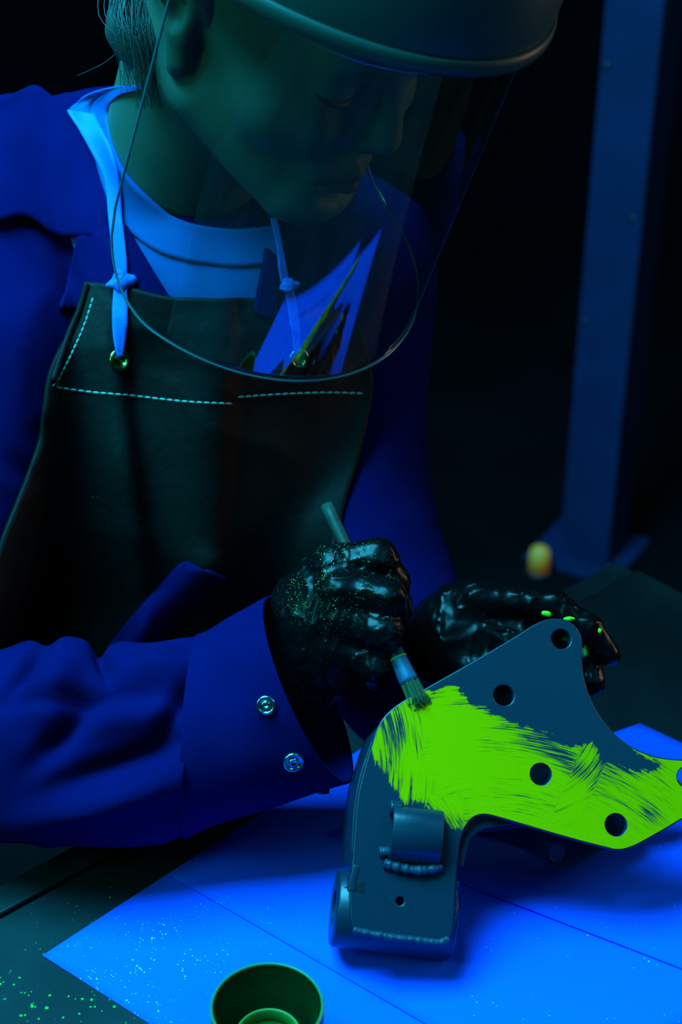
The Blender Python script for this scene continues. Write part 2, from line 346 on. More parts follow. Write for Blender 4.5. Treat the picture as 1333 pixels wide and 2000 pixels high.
def plate(name, outline, holes, z, th, m):
    cu = bpy.data.curves.new(name, 'CURVE'); cu.dimensions = '2D'; cu.fill_mode = 'BOTH'; cu.extrude = th/2-.0008; cu.bevel_depth = .0008; cu.bevel_resolution = 2; cu.offset = -.0008
    def spl(pts):
        s = cu.splines.new('POLY'); s.points.add(len(pts)-1); s.use_cyclic_u = True
        for p, q in zip(s.points, pts): p.co = (q[0], q[1], 0, 1)
    spl(outline)
    for c, r in holes: spl([(c[0]+r*math.cos(a), c[1]+r*math.sin(a)) for a in np.arange(40)*2*math.pi/40])
    t = bpy.data.objects.new('t', cu); S.collection.objects.link(t); dg = bpy.context.evaluated_depsgraph_get(); dg.update()
    me = bpy.data.meshes.new_from_object(t.evaluated_get(dg)); bpy.data.objects.remove(t); bpy.data.curves.remove(cu)
    me.name = name; me.materials.clear(); o = bpy.data.objects.new(name, me); me.materials.append(m); S.collection.objects.link(o); o.parent = bracket; o.location = (0, 0, z)
    return o
OUT = [(690, 1812), (684, 1762), (687, 1700), (692, 1640), (698, 1565), (711, 1505), (726, 1455), (735, 1427), (752, 1398), (784, 1371), (830, 1345), (920, 1294), (1000, 1247), (1045, 1219), (1075, 1208), (1105, 1210), (1127, 1225), (1138, 1250), (1138, 1290), (1145, 1335), (1162, 1380), (1190, 1420), (1225, 1452), (1265, 1472), (1305, 1481), (1350, 1483), (1405, 1478), (1450, 1492), (1465, 1525), (1445, 1552), (1395, 1568), (1340, 1597), (1285, 1629), (1238, 1654), (1207, 1661), (1178, 1655), (1120, 1640), (1040, 1617), (972, 1597), (945, 1592), (925, 1598), (910, 1616), (900, 1645), (894, 1695), (890, 1745), (888, 1790), (882, 1825), (862, 1838), (780, 1829), (710, 1818)]
out2 = catmull([PL(*p) for p in OUT], 5, True)
HOLES = [(1097, 1248, 19), (985, 1358, 20), (1057, 1512, 20.5), (1204, 1611, 21), (1343, 1518, 20), (782, 1760, 8)]
holes = [(PL(x, y), r/FPX*depth_of(toW(PL(x, y)))) for x, y, r in HOLES]
TH = .006
plate('front_plate', out2, holes, -TH/2, TH, M_steel)
SB = .062
OUTB = [(741, 1640), (722, 1600), (712, 1547), (738, 1450), (752, 1405), (830, 1350), (920, 1298), (1000, 1250), (1075, 1212), (1105, 1213), (1135, 1245), (1140, 1300), (1160, 1380), (1225, 1452), (1300, 1485), (1360, 1492), (1400, 1520), (1370, 1560), (1316, 1575), (1306, 1602), (1240, 1648), (1165, 1692), (1140, 1697), (1122, 1682), (1060, 1650), (960, 1620), (925, 1625), (900, 1655), (880, 1670), (800, 1665)]
outb = catmull([PL(x, y) for x, y in OUTB], 5, True)
plate('rear_plate', outb, [(PL(1140, 1658), .0055)], -SB-.003, TH, M_steel)
def strip(name, pix, z0, z1, th, m):
    pts = catmull([PL(*p) for p in pix], 5); tg = np.gradient(pts, axis=0); tg /= np.linalg.norm(tg, axis=1)[:, None]; nn = np.c_[-tg[:, 1], tg[:, 0]]*th/2
    ring = [*(pts+nn), *(pts-nn)[::-1]]; n = len(ring); V = [toW(q, z0) for q in ring]+[toW(q, z1) for q in ring]; N = len(pts)
    Fc = [(i, (i+1) % n, n+(i+1) % n, n+i) for i in range(n)]
    for k in (0, n):
        for i in range(N-1): Fc.append((k+i, k+i+1, k+n-2-i, k+n-1-i))
    o = mesh(name, V, Fc, m, bracket); bev(o, .0006); return o
strip('side_wall', [(758, 1412), (742, 1432), (728, 1470), (712, 1520), (702, 1580), (698, 1640), (698, 1690)], -TH-.0002, -SB+.0002, .005, M_steel)
web = strip('web', [(1245, 1570), (1100, 1588), (965, 1606), (928, 1622), (912, 1646), (902, 1690)], -TH-.0002, -SB+.0002, .005, M_steel)
# no opening is cut in the web
# tube welded across the lower end of the leg
zt = -TH-.0222; rt = .0225
ta = PL(652, 1772, -zt); tb = PL(884, 1800, -zt)
A = toW(ta, zt); Bv = toW(tb, zt); ax = (Bv-A); Lt = np.linalg.norm(ax); ax /= Lt
rot = Vector(ax).to_track_quat('Z', 'Y')
lathe('tube', [(.0105, 0), (rt-.0015, 0), (rt, .0015), (rt, Lt-.0015), (rt-.0015, Lt), (.0105, Lt), (.0105, 0)], M_steel, bracket, 72, A, rot)
def bead(name, pts, r, seed, k=3):
    q = resamp(catmull(pts, 8), max(12, len(pts)*14)); rg = np.random.default_rng(seed); rad = r*(.75+.5*np.convolve(rg.uniform(0, 1, len(q)+2), np.ones(3)/3, 'valid'))
    rad[0] *= .4; rad[-1] *= .4
    tube(name, q, rad, M_weld, bracket, 8)
wz = lambda x, y, z=.0: toW(PL(x, y), z)
bead('weld_bead', [wz(690, 1816), wz(715, 1822), wz(760, 1830), wz(810, 1836), wz(860, 1841), wz(878, 1832)], .0021, 1)
bead('weld_bead', [wz(884, 1822, -.004), wz(889, 1790, -.004), wz(891, 1750, -.004), wz(894, 1720, -.004)], .0018, 2)
zr = -SB+.001
bead('weld_bead', [toW(PL(x, y), zr) for x, y in ((965, 1612), (1060, 1600), (1150, 1590), (1230, 1578))], .0018, 4)
# collar where the side wall meets the tube; a near-black solid block imitates the shaded opening
def roundbar(name, a, b, r, m): return tube(name, np.linspace(a, b, 10), r, m, bracket, 16)
strip('slot_lip', [(698, 1690), (690, 1718), (688, 1740)], .0006, -.016, .004, M_steel)
sl = [PL(x, y) for x, y in ((672, 1733), (690, 1728), (712, 1722), (712, 1744), (695, 1740))]
V = [toW(q, .0002) for q in sl]+[toW(q, -.003) for q in sl]; n5 = len(sl)
mesh('slot_block', V, [tuple(range(n5)), tuple(range(n5, 2*n5))[::-1]]+[(i, (i+1) % n5, n5+(i+1) % n5, n5+i) for i in range(n5)], mat('slot_shade', (.001, .002, .002), .9), bracket, False)
# bent clip welded on the leg
ca = PL(815, 1578); cbm = PL(806, 1690); cdir = cbm-ca; Lc = np.linalg.norm(cdir); cdir /= Lc; cw = np.array([-cdir[1], cdir[0]]); cw = -cw if cw[0] < 0 else cw
prof = catmull([(0, .001), (.0015, .008), (.006, .0125), (.013, .0138), (.020, .0132), (.0255, .0105), (.0295, .0055), (.0325, .0012)], 6)*np.array([Lc/.0325, 1])
tgp = np.gradient(prof, axis=0); tgp /= np.linalg.norm(tgp, axis=1)[:, None]; inn = prof-np.c_[-tgp[:, 1], tgp[:, 0]]*.0032
hw = 49/FPX*.9; V = []; n = len(prof)
for sgn in (-1, 1):
    for q in (*prof, *inn): V.append(toW(ca+cdir*q[0]+cw*hw*sgn, max(q[1], .0002)))
Fc = []
for i in range(n-1):
    Fc += [(i, i+1, 2*n+i+1, 2*n+i), (n+i, 3*n+i, 3*n+i+1, n+i+1), (i, n+i, n+i+1, i+1), (2*n+i, 2*n+i+1, 3*n+i+1, 3*n+i)]
Fc += [(0, 2*n, 3*n, n), (n-1, 2*n-1, 4*n-1, 3*n-1)]
bev(mesh('clip', V, Fc, M_steel, bracket), .0007, 2, 50)
roundbar('clip_pin', wz(762, 1578, .003), wz(782, 1580, .003), .0045, M_steel)
bead('weld_bead', [wz(750, 1686, .001), wz(780, 1694, .002), wz(812, 1700, .0025), wz(845, 1698, .002), wz(862, 1692, .001)], .0030, 7)
roundbar('weld_tack', wz(742, 1664, .001), wz(760, 1664, .001), .003, M_weld)

# coat of bright paint brushed on the front plate
def poly_sd(p, poly):
    A = poly; B = np.roll(poly, -1, 0); d = np.full(len(p), 1e9); ins = np.zeros(len(p), bool)
    for a, b in zip(A, B):
        ab = b-a; t = np.clip(((p-a) @ ab)/(ab @ ab+1e-15), 0, 1); d = np.minimum(d, np.linalg.norm(p-a-t[:, None]*ab, axis=1))
        c = ((a[1] > p[:, 1]) != (b[1] > p[:, 1])) & (p[:, 0] < (b[0]-a[0])*(p[:, 1]-a[1])/(b[1]-a[1]+1e-15)+a[0]); ins ^= c
    return np.where(ins, -d, d)
PAINT = [(720, 1450), (735, 1400), (770, 1365), (810, 1350), (838, 1348), (848, 1357), (868, 1342), (886, 1338), (905, 1362), (930, 1377), (965, 1393), (1000, 1409), (1040, 1424), (1082, 1443), (1115, 1463), (1132, 1457), (1152, 1451), (1166, 1462), (1172, 1487), (1200, 1497), (1240, 1507), (1282, 1508), (1290, 1492), (1262, 1478), (1235, 1460), (1300, 1465), (1480, 1460), (1480, 1700), (1200, 1690), (1000, 1640), (925, 1640), (905, 1626), (868, 1602), (842, 1586), (822, 1562), (806, 1560), (797, 1572), (778, 1548), (752, 1512), (735, 1480)]
pp = np.array([PL(*p) for p in PAINT]); lo = pp.min(0)-.005; hi = pp.max(0)+.005; st = .0011
gx, gy = np.meshgrid(np.arange(lo[0], hi[0], st), np.arange(lo[1], hi[1], st), indexing='ij'); gp = np.c_[gx.ravel(), gy.ravel()]
spd = poly_sd(gp, pp); ssd = poly_sd(gp, out2)+.0009
for c, r in holes: ssd = np.maximum(ssd, r+.0006-np.linalg.norm(gp-c, axis=1))
# stroke directions: pulled down at the left end, sweeping along the arm further right
px_of = lambda q: q
f1, f2, f3, f4 = PL(835, 1480), PL(960, 1470), PL(1150, 1540), PL(860, 1560)
xs = gp[:, 0]; c0 = PL(700, 1700); ang = np.zeros(len(gp))
x_a, x_b = PL(838, 1450)[0], PL(1060, 1500)[0]
# polar strokes: arcs round a centre for the left, straighter lines to the right
def arc(cen, rr): d = gp-np.asarray(cen); r = np.linalg.norm(d, axis=1); a = np.arctan2(d[:, 1], d[:, 0]); return a*rr, r
uA, vA = arc(PL(380, 1500), .13); uB, vB = arc(PL(960, 2060), .18); uC, vC = arc(PL(620, 1750), .12); uD, vD = arc(PL(1010, 1380), .05)
yy = gp[:, 1]; left = xs < x_a+.004*np.sin(yy*180); low = (~left) & (yy < PL(900, 1545)[1]+.003*np.sin(xs*150)) & (xs < PL(905, 1500)[0])
mid = (xs > PL(1120, 1500)[0]+.5*(yy-PL(1120, 1500)[1])) & (xs < PL(1180, 1500)[0]+.5*(yy-PL(1180, 1500)[1]))
su = np.where(left, uA, np.where(low, uC, np.where(mid, uD, uB))); sv = np.where(left, vA, np.where(low, vC+.7, np.where(mid, vD+.3, vB+1.3)))
thin = np.zeros(len(gp))
def blob(x, y, rx, ry, a, amp, rotd=0):
    global thin
    c = PL(x, y); d = gp-c; k = math.radians(rotd); e = np.c_[d[:, 0]*math.cos(k)+d[:, 1]*math.sin(k), -d[:, 0]*math.sin(k)+d[:, 1]*math.cos(k)]
    thin = thin+amp*np.exp(-(e[:, 0]/(rx/FPX*.9))**2-(e[:, 1]/(ry/FPX*.9))**2)
blob(772, 1425, 32, 55, 0, .9); blob(770, 1510, 24, 50, 0, .4); blob(815, 1440, 12, 70, 0, .35); blob(930, 1455, 120, -320*-.06, 0, .35); blob(1120, 1500, 90, 20, 0, .55, -35); blob(1060, 1460, 90, 22, 0, .5, -25); blob(1210, 1560, 120, 70, 0, .22)
blob(905, 1600, 60, 18, 0, .4, -10); blob(1270, 1590, 25, 20, 0, .7, -40); blob(1200, 1520, 60, 20, 0, .4, -30); blob(1000, 1560, 90, 25, 0, .3, -12); blob(850, 1530, 40, 30, 0, .25, -40); blob(880, 1420, 50, 45, 0, -.4); blob(880, 1490, 60, 35, 0, -.5)
inside = (spd < .006) & (ssd < .002); I = inside.reshape(gx.shape); cells = I[:-1, :-1] & I[1:, :-1] & I[1:, 1:] & I[:-1, 1:]
ids = np.arange(gx.size).reshape(gx.shape); ci = np.argwhere(cells); Fc = [(ids[i, j], ids[i+1, j], ids[i+1, j+1], ids[i, j+1]) for i, j in ci]
used = np.unique(np.array(Fc)); remap = -np.ones(gx.size, int); remap[used] = np.arange(len(used))
me = bpy.data.meshes.new('paint_coat'); me.from_pydata([(gp[k, 0], gp[k, 1], .00012) for k in used], [], [tuple(remap[list(f)]) for f in Fc])
for nm, arr in (('spd', spd), ('ssd', ssd), ('su', su), ('sv', sv), ('thin', thin)):
    at = me.attributes.new(nm, 'FLOAT', 'POINT'); at.data.foreach_set('value', arr[used].astype(np.float32))
def paint_mat():
    m = bpy.data.materials.new('bright_green_paint'); m.use_nodes = True; nt = m.node_tree; L = nt.links.new; b = nt.nodes['Principled BSDF']
    b.inputs['Base Color'].default_value = (.68, .40, 0, 1); b.inputs['Roughness'].default_value = 1; b.inputs['Specular IOR Level'].default_value = .02
    at = {}
    for nm in ('spd', 'ssd', 'su', 'sv', 'thin'):
        a = nt.nodes.new('ShaderNodeAttribute'); a.attribute_name = nm; at[nm] = a.outputs['Fac']
    def ma(op, x, y=None):
        n = nt.nodes.new('ShaderNodeMath'); n.operation = op
        for k, v in enumerate((x, y)):
            if v is None: continue
            if isinstance(v, (int, float)): n.inputs[k].default_value = v
            else: L(v, n.inputs[k])
        return n.outputs[0]
    def noise(us, vs, det=3, off=0):
        c = nt.nodes.new('ShaderNodeCombineXYZ'); L(ma('MULTIPLY', at['su'], us), c.inputs[0]); L(ma('MULTIPLY', at['sv'], vs), c.inputs[1]); c.inputs[2].default_value = off
        n = nt.nodes.new('ShaderNodeTexNoise'); n.inputs['Scale'].default_value = 1; n.inputs['Detail'].default_value = det; n.inputs['Roughness'].default_value = .6; L(c.outputs[0], n.inputs['Vector']); return n.outputs['Fac']
    fine = noise(45, 1500, 2); mid_ = noise(28, 420, 3, 5); tcn = nt.nodes.new('ShaderNodeTexCoord')
    rg = nt.nodes.new('ShaderNodeTexNoise'); rg.inputs['Scale'].default_value = 260; rg.inputs['Detail'].default_value = 4; L(tcn.outputs['Object'], rg.inputs['Vector'])
    # ragged boundary
    edge = ma('ADD', ma('MULTIPLY', at['spd'], -170.), ma('ADD', ma('MULTIPLY', ma('SUBTRACT', mid_, .5), 1.7), ma('MULTIPLY', ma('SUBTRACT', rg.outputs['Fac'], .5), 1.1)))
    dens = ma('ADD', ma('ADD', ma('MULTIPLY', fine, .62), ma('MULTIPLY', mid_, .38)), ma('MULTIPLY', at['thin'], -.22))
    def ramp(x, a, c): 
        n = nt.nodes.new('ShaderNodeMapRange'); n.inputs['From Min'].default_value = a; n.inputs['From Max'].default_value = c; L(x, n.inputs['Value']); return n.outputs[0]
    cov = ma('MULTIPLY', ramp(edge, -.12, .12), ramp(ma('ADD', dens, ma('MULTIPLY', ma('MINIMUM', edge, 1.2), .10)), .40, .53))
    cut = ma('LESS_THAN', at['ssd'], 0.0)
    L(ma('MULTIPLY', cov, cut), b.inputs['Alpha'])
    bp = nt.nodes.new('ShaderNodeBump'); bp.inputs['Strength'].default_value = .25; bp.inputs['Distance'].default_value = .0004; L(fine, bp.inputs['Height']); L(bp.outputs[0], b.inputs['Normal'])
    return m
pm = paint_mat(); me.materials.append(pm); film = bpy.data.objects.new('paint_coat', me); S.collection.objects.link(film); film.parent = bracket; film['label'] = 'bright yellow-green paint brushed on in streaks'

# ------------------------------------------------------------------ brush
b0 = P(638, 986, .966); b1 = P(820, 1374, .9185); bd = b1-b0; bl = np.linalg.norm(bd)
def BR(t): return b0+bd*t
brush = empty('paint_brush', BR(.5), 'thin paint brush held upright, its dark bristles pressed on the green paint', 'brush')
tube('handle', [BR(t) for t in np.linspace(0, .735, 12)], np.interp(np.linspace(0, .735, 12), [0, .02, .4, .735], [.0040, .0042, .0036, .0044]), M_handle, brush, 16)
tube('ferrule', [BR(t) for t in np.linspace(.70, .90, 14)], np.interp(np.linspace(.70, .90, 14), [.70, .72, .885, .90], [.0046, .0048, .0060, .0058]), M_ferrule, brush, 20)
tube('ferrule_ring', [BR(t) for t in (.775, .778, .785, .788)], [.0049, .0056, .0056, .0049], mat('green_smear', (.06, .4, .05), .4), brush, 20)
rg = np.random.default_rng(5); V, Fc = [], []
uu = np.cross(bd/bl, nb); uu /= np.linalg.norm(uu); vv = np.cross(bd/bl, uu)
for k in range(420):
    r = math.sqrt(rg.uniform())*.0056; a = rg.uniform(0, 6.28); o1 = uu*r*math.cos(a)+vv*r*math.sin(a); sp_ = 1.25+rg.uniform(-.25, .3)
    p0 = BR(.89)+o1; p1 = BR(.95)+o1*1.1; p2 = BR(1.0+rg.uniform(-.02, .025))+o1*sp_
    h = (p2-B0) @ nb
    if h < .0005: p2 = p2+nb*(.0005-h)
    v, f = tube_geo(catmull([p0, p1, p2], 3), np.linspace(.00034, .00012, 7), 4); kk = len(V); V += v; Fc += [tuple(i+kk for i in q) for q in f]
o = mesh('bristles', V, Fc, M_bristle, brush); o['kind'] = 'stuff'

# ------------------------------------------------------------------ person
HM = np.array([[-.65708562, .67004461, .34536749], [-.75197387, -.55062648, -.36241658], [-.05266679, -.49784605, .86566479]])
HO = np.array([-.0418154, .96247928, 1.23950312])
hw_ = lambda p: np.asarray(p) @ HM.T + HO
hl_ = lambda p: (np.asarray(p)-HO) @ HM
person = empty('person', tuple(P(330, 1100, 1.2)), 'person in a blue work coat and dark leather apron leaning over the bracket', 'person')

# torso and coat ------------------------------------------------
def coat_fn(p):
    q = P
    d = cone(p, q(400, 560, 1.15), q(370, 850, 1.19), .125, .13)
    d = smin(d, cone(p, q(370, 850, 1.19), q(320, 1300, 1.27), .13, .14), .05)
    d = smin(d, cone(p, q(62, 372, 1.13), q(330, 440, 1.16), .062, .080), .05)
    d = smin(d, cone(p, q(330, 440, 1.16), q(690, 520, 1.19), .08, .062), .05)
    d = smin(d, cone(p, q(215, 350, 1.12), q(300, 390, 1.14), .05, .06), .03)
    arm = smin(cone(p, q(25, 385, 1.115), q(-45, 700, 1.06), .068, .066), cone(p, q(-45, 700, 1.06), q(-230, 1330, .99), .066, .062), .02)
    d = smin(d, arm, .012)
    arm2 = smin(cone(p, q(690, 520, 1.18), q(690, 930, 1.16), .058, .050), cone(p, q(690, 940, 1.16), q(800, 1330, 1.035), .050, .047), .02)
    d = smin(d, arm2, .015)
    w1 = ridge(p*np.array([16, 16, 8.])+vnoise(p*9, 3)[:, None]*.8, 1)
    w2 = ridge(p*np.array([30, 30, 17.])+vnoise(p*14, 4)[:, None], 2)
    return d-.010*(w1-.6)-.004*(w2-.6)
coat = sdf('coat', coat_fn, (-.52, .78, .68), (.22, 1.45, 1.47), .0042, M_coat, person); coat['label'] = 'deep blue cotton work coat'
t_coat = bvh(coat)

def loft(name, rings, m, parent, nth=72, nu=10, fold=None, caps=False, thick=None):
    """rings: (top pixel, bottom pixel, depth, half depth, lateral shift of the far side in px)"""
    R_ = np.array([[*a, *b, d, h, s] for a, b, d, h, s in rings], float); R_ = catmull(R_, nu); G = []
    for r in R_:
        A_, B_ = P(r[0], r[1], r[4]), P(r[2], r[3], r[4]); c = (A_+B_)/2; u = (A_-B_)/2; v = FW*r[5]+RX*(r[6]/FPX*r[4]); row = []
        for k in range(nth):
            a = 2*math.pi*k/nth; n_ = math.cos(a)*u/np.linalg.norm(u)+math.sin(a)*v/np.linalg.norm(v); ca, sa = math.cos(a), math.sin(a)
            row.append((c+u*ca+v*sa, n_))
        G.append(row)
    Pt = np.array([[x[0] for x in r] for r in G]); Nn = np.array([[x[1] for x in r] for r in G])
    if fold is not None: Pt = Pt+Nn*fold(Pt.reshape(-1, 3)).reshape(Pt.shape[:2])[..., None]
    a = Pt.shape[0]; V = Pt.reshape(-1, 3); Fc = [(i*nth+k, i*nth+(k+1) % nth, (i+1)*nth+(k+1) % nth, (i+1)*nth+k) for i in range(a-1) for k in range(nth)]
    o = mesh(name, V, Fc, m, parent)
    if thick: solid(o, thick)
    return o
def pix(p):
    v = p-CAM; d = v @ FW; return np.stack([666.5+FPX*(v @ RX)/d, 1000-FPX*(v @ UP)/d], -1)
def gz(x, y, cx_, cy_, lx, ly, deg):
    k = math.radians(deg); dx, dy = x-cx_, y-cy_; a = dx*math.cos(k)+dy*math.sin(k); b = -dx*math.sin(k)+dy*math.cos(k); return np.exp(-(a/lx)**2-(b/ly)**2)
def sleeve_fold(p):
    q = pix(p); x, y = q[:, 0], q[:, 1]
    f = -.010*gz(x, y, 60, 1300, 70, 16, -55)-.011*gz(x, y, 130, 1430, 80, 22, -45)-.012*gz(x, y, 350, 1380, 80, 20, -60)-.009*gz(x, y, 200, 1290, 45, 14, 70)
    f += .010*gz(x, y, 110, 1340, 90, 40, -40)+.010*gz(x, y, 190, 1560, 190, 34, -14)+.008*gz(x, y, 300, 1310, 70, 30, -10)-.010*gz(x, y, 250, 1490, 160, 26, -22)-.006*gz(x, y, 130, 1370, 140, 12, -3)+.006*gz(x, y, 270, 1400, 120, 26, -8)
    f = f*1.3
    return f+.004*(ridge(p*28+vnoise(p*11, 8)[:, None], 6)-.6)
sleeve = loft('sleeve', [((-330, 1300), (-330, 1600), .985, .055, 0), ((-180, 1290), (-180, 1615), .982, .058, 0), ((-60, 1268), (-60, 1632), .978, .058, 0), ((0, 1270), (0, 1636), .976, .057, 0), ((70, 1251), (60, 1645), .974, .057, 0), ((130, 1246), (120, 1650), .972, .056, 0), ((190, 1271), (175, 1653), .970, .055, 0), ((245, 1258), (235, 1652), .968, .055, 2), ((330, 1250), (305, 1645), .965, .054, 4), ((392, 1247), (378, 1624), .962, .053, 6)], M_coat, coat, 96, 8, sleeve_fold, thick=.0015)
sleeve['label'] = 'wrinkled forearm sleeve'
def cuff_fold(p):
    q = pix(p); x, y = q[:, 0], q[:, 1]
    return .0015-.004*gz(x, y, 450, 1330, 50, 60, 10)+.004*gz(x, y, 480, 1500, 70, 60, 40)-.0025*gz(x, y, 540, 1440, 60, 30, 60)
cuff = loft('cuff', [((384, 1243), (366, 1632), .963, .0535, 5), ((405, 1236), (400, 1614), .961, .053, 8), ((440, 1214), (460, 1592), .958, .052, 14), ((485, 1190), (565, 1560), .954, .050, 24), ((512, 1175), (642, 1536), .952, .048, 32), ((527, 1168), (681, 1525), .951, .047, 36)], M_coat, coat, 96, 6, cuff_fold, thick=.0022)
cuff['label'] = 'stiff open cuff with two metal snaps'
t_cuff = bvh(cuff)
for k, (x, y, tiltk) in enumerate(((520, 1377, 0), (573, 1487, 0))):
    p, n_ = hit(t_cuff, x, y)
    if p is None: continue
    if n_ @ Vector(FW) > 0: n_ = -n_
    r = .0058+.0006*k
    lathe('snap_button', [(r, -.001), (r, .0009), (r*.93, .0017), (r*.80, .0019), (r*.68, .0013), (r*.60, .0005), (r*.46, .0004), (r*.40, .0016), (r*.30, .0020), (r*.20, .0012), (0, .0010)], M_snap, coat, 40, p+n_*.0004, n_.to_track_quat('Z', 'Y'))
p, n_ = hit(t_cuff, 633, 1530)
sbp = P(631, 1539, .952); lathe('snap_button', [(.004, 0), (.004, .003), (.003, .0035), (0, .0035)], M_dark, coat, 24, sbp, Vector(-UP).to_track_quat('Z', 'Y'))

# head and neck: one continuous skin --------------------------------
def head_fn(p):
    X = np.abs(p[:, 0]); s = np.c_[X, p[:, 1], p[:, 2]]
    d = ell(s, (0, -.012, .048), (.076, .094, .083))
    d = smin(d, ell(s, (0, .040, -.004), (.061, .060, .078)), .03)
    d = smin(d, cone(s, (.050, .008, -.045), (.018, .070, -.080), .018, .020), .028)
    d = smin(d, cone(s, (0, .078, -.080), (.001, .080, -.080), .0205, .0205), .02)
    d = smin(d, cone(s, (.044, .058, -.012), (.034, .074, -.012), .022, .017), .02)
    d = smin(d, cone(s, (0, .0915, .052), (.028, .080, .045), .020, .018), .02)
    d = smin(d, cone(s, (.010, .092, .033), (.040, .080, .035), .0085, .007), .012)
    d = smax(d, -ell(s, (.034, .110, .013), (.020, .019, .016)), .014)
    d = smin(d, ell(s, (.0325, .0760, .016), (.0165, .0160, .0150)), .003)
    no = smin(cone(p, (0, .0935, .028), (0, .1075, -.0125), .0078, .0108), cone(s, (.0095, .100, -.018), (.0105, .096, -.019), .0085, .008), .007)
    d = smin(d, no, .007)
    d = smax(d, -cone(s, (.0062, .1030, -.0290), (.0072, .097, -.0225), .0036, .0026), .003)
    d = smin(d, cone(s, (0, .086, -.054), (.016, .083, -.054), .016, .012), .014)
    d = smin(d, cone(s, (0, .1005, -.0485), (.020, .0905, -.0525), .0060, .0032), .004)
    d = smin(d, cone(s, (0, .0985, -.0595), (.017, .0905, -.0560), .0070, .0034), .004)
    d = smax(d, -cone(s, (0, .1058, -.0537), (.0255, .0925, -.0555), .0024, .0020), .0015)
    d = smax(d, -cone(s, (0, .100, -.070), (.012, .096, -.069), .0045, .003), .008)
    # neck
    nb0 = hl_(P(330, 455, 1.12)); d = smin(d, cone(p, (0, -.030, -.045), nb0, .056, .062), .028)
    ea = cone(s, (.071, -.008, .018), (.069, -.004, -.012), .014, .009)
    ea = smin(ea, cone(s, (.072, -.012, .022), (.075, -.022, .020), .011, .010), .008)
    ea = smin(ea, cone(s, (.068, -.001, -.022), (.067, -.003, -.028), .0085, .007), .006)
    ea = smax(ea, (np.abs(s[:, 0]-.072-.25*(-.004-s[:, 1])))-.0075, .004)
    ea = smax(ea, -ell(s, (.083, -.008, .012), (.010, .008, .015)), .004)
    ea = smax(ea, -cone(s, (.082, -.006, .026), (.083, -.018, .022), .004, .004), .003)
    return smin(d, ea, .006)
head = sdf('head', head_fn, (-.10, -.16, -.26), (.10, .14, .15), .0019, M_skin, person, hw_); 
lv = (np.array([v.co[:] for v in head.data.vertices])-HO) @ HM
lm = np.exp(-((np.abs(lv[:, 0])/.024)**4)-((lv[:, 2]+.0535-.02*np.abs(lv[:, 0]))/.0085)**4)*(lv[:, 1] > .07)
brw = np.exp(-((lv[:, 2]-.0385+.9*(np.abs(lv[:, 0])-.03)**2*20)/.0045)**2-((np.abs(lv[:, 0])-.029)/.017)**4)*(lv[:, 1] > .06)
la = head.data.attributes.new('lip', 'FLOAT', 'POINT'); la.data.foreach_set('value', np.clip(lm+.75*brw, 0, 1).astype(np.float32))
nt = M_skin.node_tree; _a = nt.nodes.new('ShaderNodeAttribute'); _a.attribute_name = 'lip'; _m = nt.nodes.new('ShaderNodeMix'); _m.data_type = 'RGBA'; _b = nt.nodes['Principled BSDF']
nt.links.new(_a.outputs['Fac'], _m.inputs['Factor']); nt.links.new(_b.inputs['Base Color'].links[0].from_socket, _m.inputs[6]); _m.inputs[7].default_value = (.05, .045, .05, 1); nt.links.new(_m.outputs[2], _b.inputs['Base Color'])
head['label'] = 'face looking down with lowered eyelids'
tube('eyelash', [hw_((.0325+.0168*math.sin(a), .0760+.0170*math.cos(a)*.93, .0160-.0060*math.cos(a))) for a in np.linspace(-1.0, 1.3, 16)], np.interp(np.linspace(0, 1, 16), [0, .5, 1], [.0006, .0020, .0010]), M_lash, head, 8)
tube('eyebrow', [hw_(q) for q in catmull([(.012, .1025, .034), (.022, .1005, .039), (.034, .094, .041), (.046, .083, .037)], 5)], np.interp(np.linspace(0, 1, 16), [0, .4, 1], [.0022, .0026, .0010]), mat('fair_brow', (.05, .06, .03), .8), head, 8)

# hair ---------------------------------------------------------------
def hair_fn(p):
    d = ell(p, (0, -.018, .055), (.084, .100, .085))
    d = smin(d, ell(p, (.02, -.088, -.012), (.050, .036, .042)), .03)
    d0 = smin(cone(p, hl_(P(285, -40, .958)), hl_(P(280, 55, .962)), .024, .0195), cone(p, hl_(P(280, 55, .962)), hl_(P(302, 150, .968)), .0195, .0085), .01)
    d = smax(d, p[:, 1]-.012+.35*(p[:, 2]-.03), .012)
    d = smax(d, .012-.8*(p[:, 1]+.03)-p[:, 2]-.045, .01)
    g = vnoise(np.c_[p[:, 0]*120+p[:, 1]*80, p[:, 1]*30, p[:, 2]*40], 9)
    return smin(d, d0, .008)-.007*(g-.5)
hair = sdf('hair', hair_fn, (-.11, -.16, -.12), (.11, .08, .16), .0026, M_hair, person, hw_); hair['label'] = 'fair hair tied back with loose strands'
rg = np.random.default_rng(21); V, Fc = [], []
def strand(pts, r=.00035):
    v, f = tube_geo(catmull([P(*q) for q in pts], 5), np.linspace(r, r*.35, (len(pts)-1)*5+1), 4); k = len(V); V.extend(v); Fc.extend([tuple(i+k for i in q) for q in f])
for k in range(240):
    u = rg.uniform(); x0 = 232+120*u+rg.normal()*6; d0 = .942+.012*rg.uniform()
    x3 = 262+70*u+rg.normal()*14; y3 = rg.uniform(120, 215)
    strand([(x0+rg.normal()*12, -60, d0), (x0-14+rg.normal()*10, 30, d0-.012), ((x0*.4+x3*.6)+rg.normal()*12, 95, d0-.012), (x3, y3, d0+.006)], rg.uniform(.0002, .00045))
for k in range(16):
    strand([(250+rg.normal()*8, -40, .95), (228+rg.normal()*12, 40, .95), (232+rg.normal()*18, 110+rg.normal()*15, .96)], .0003)
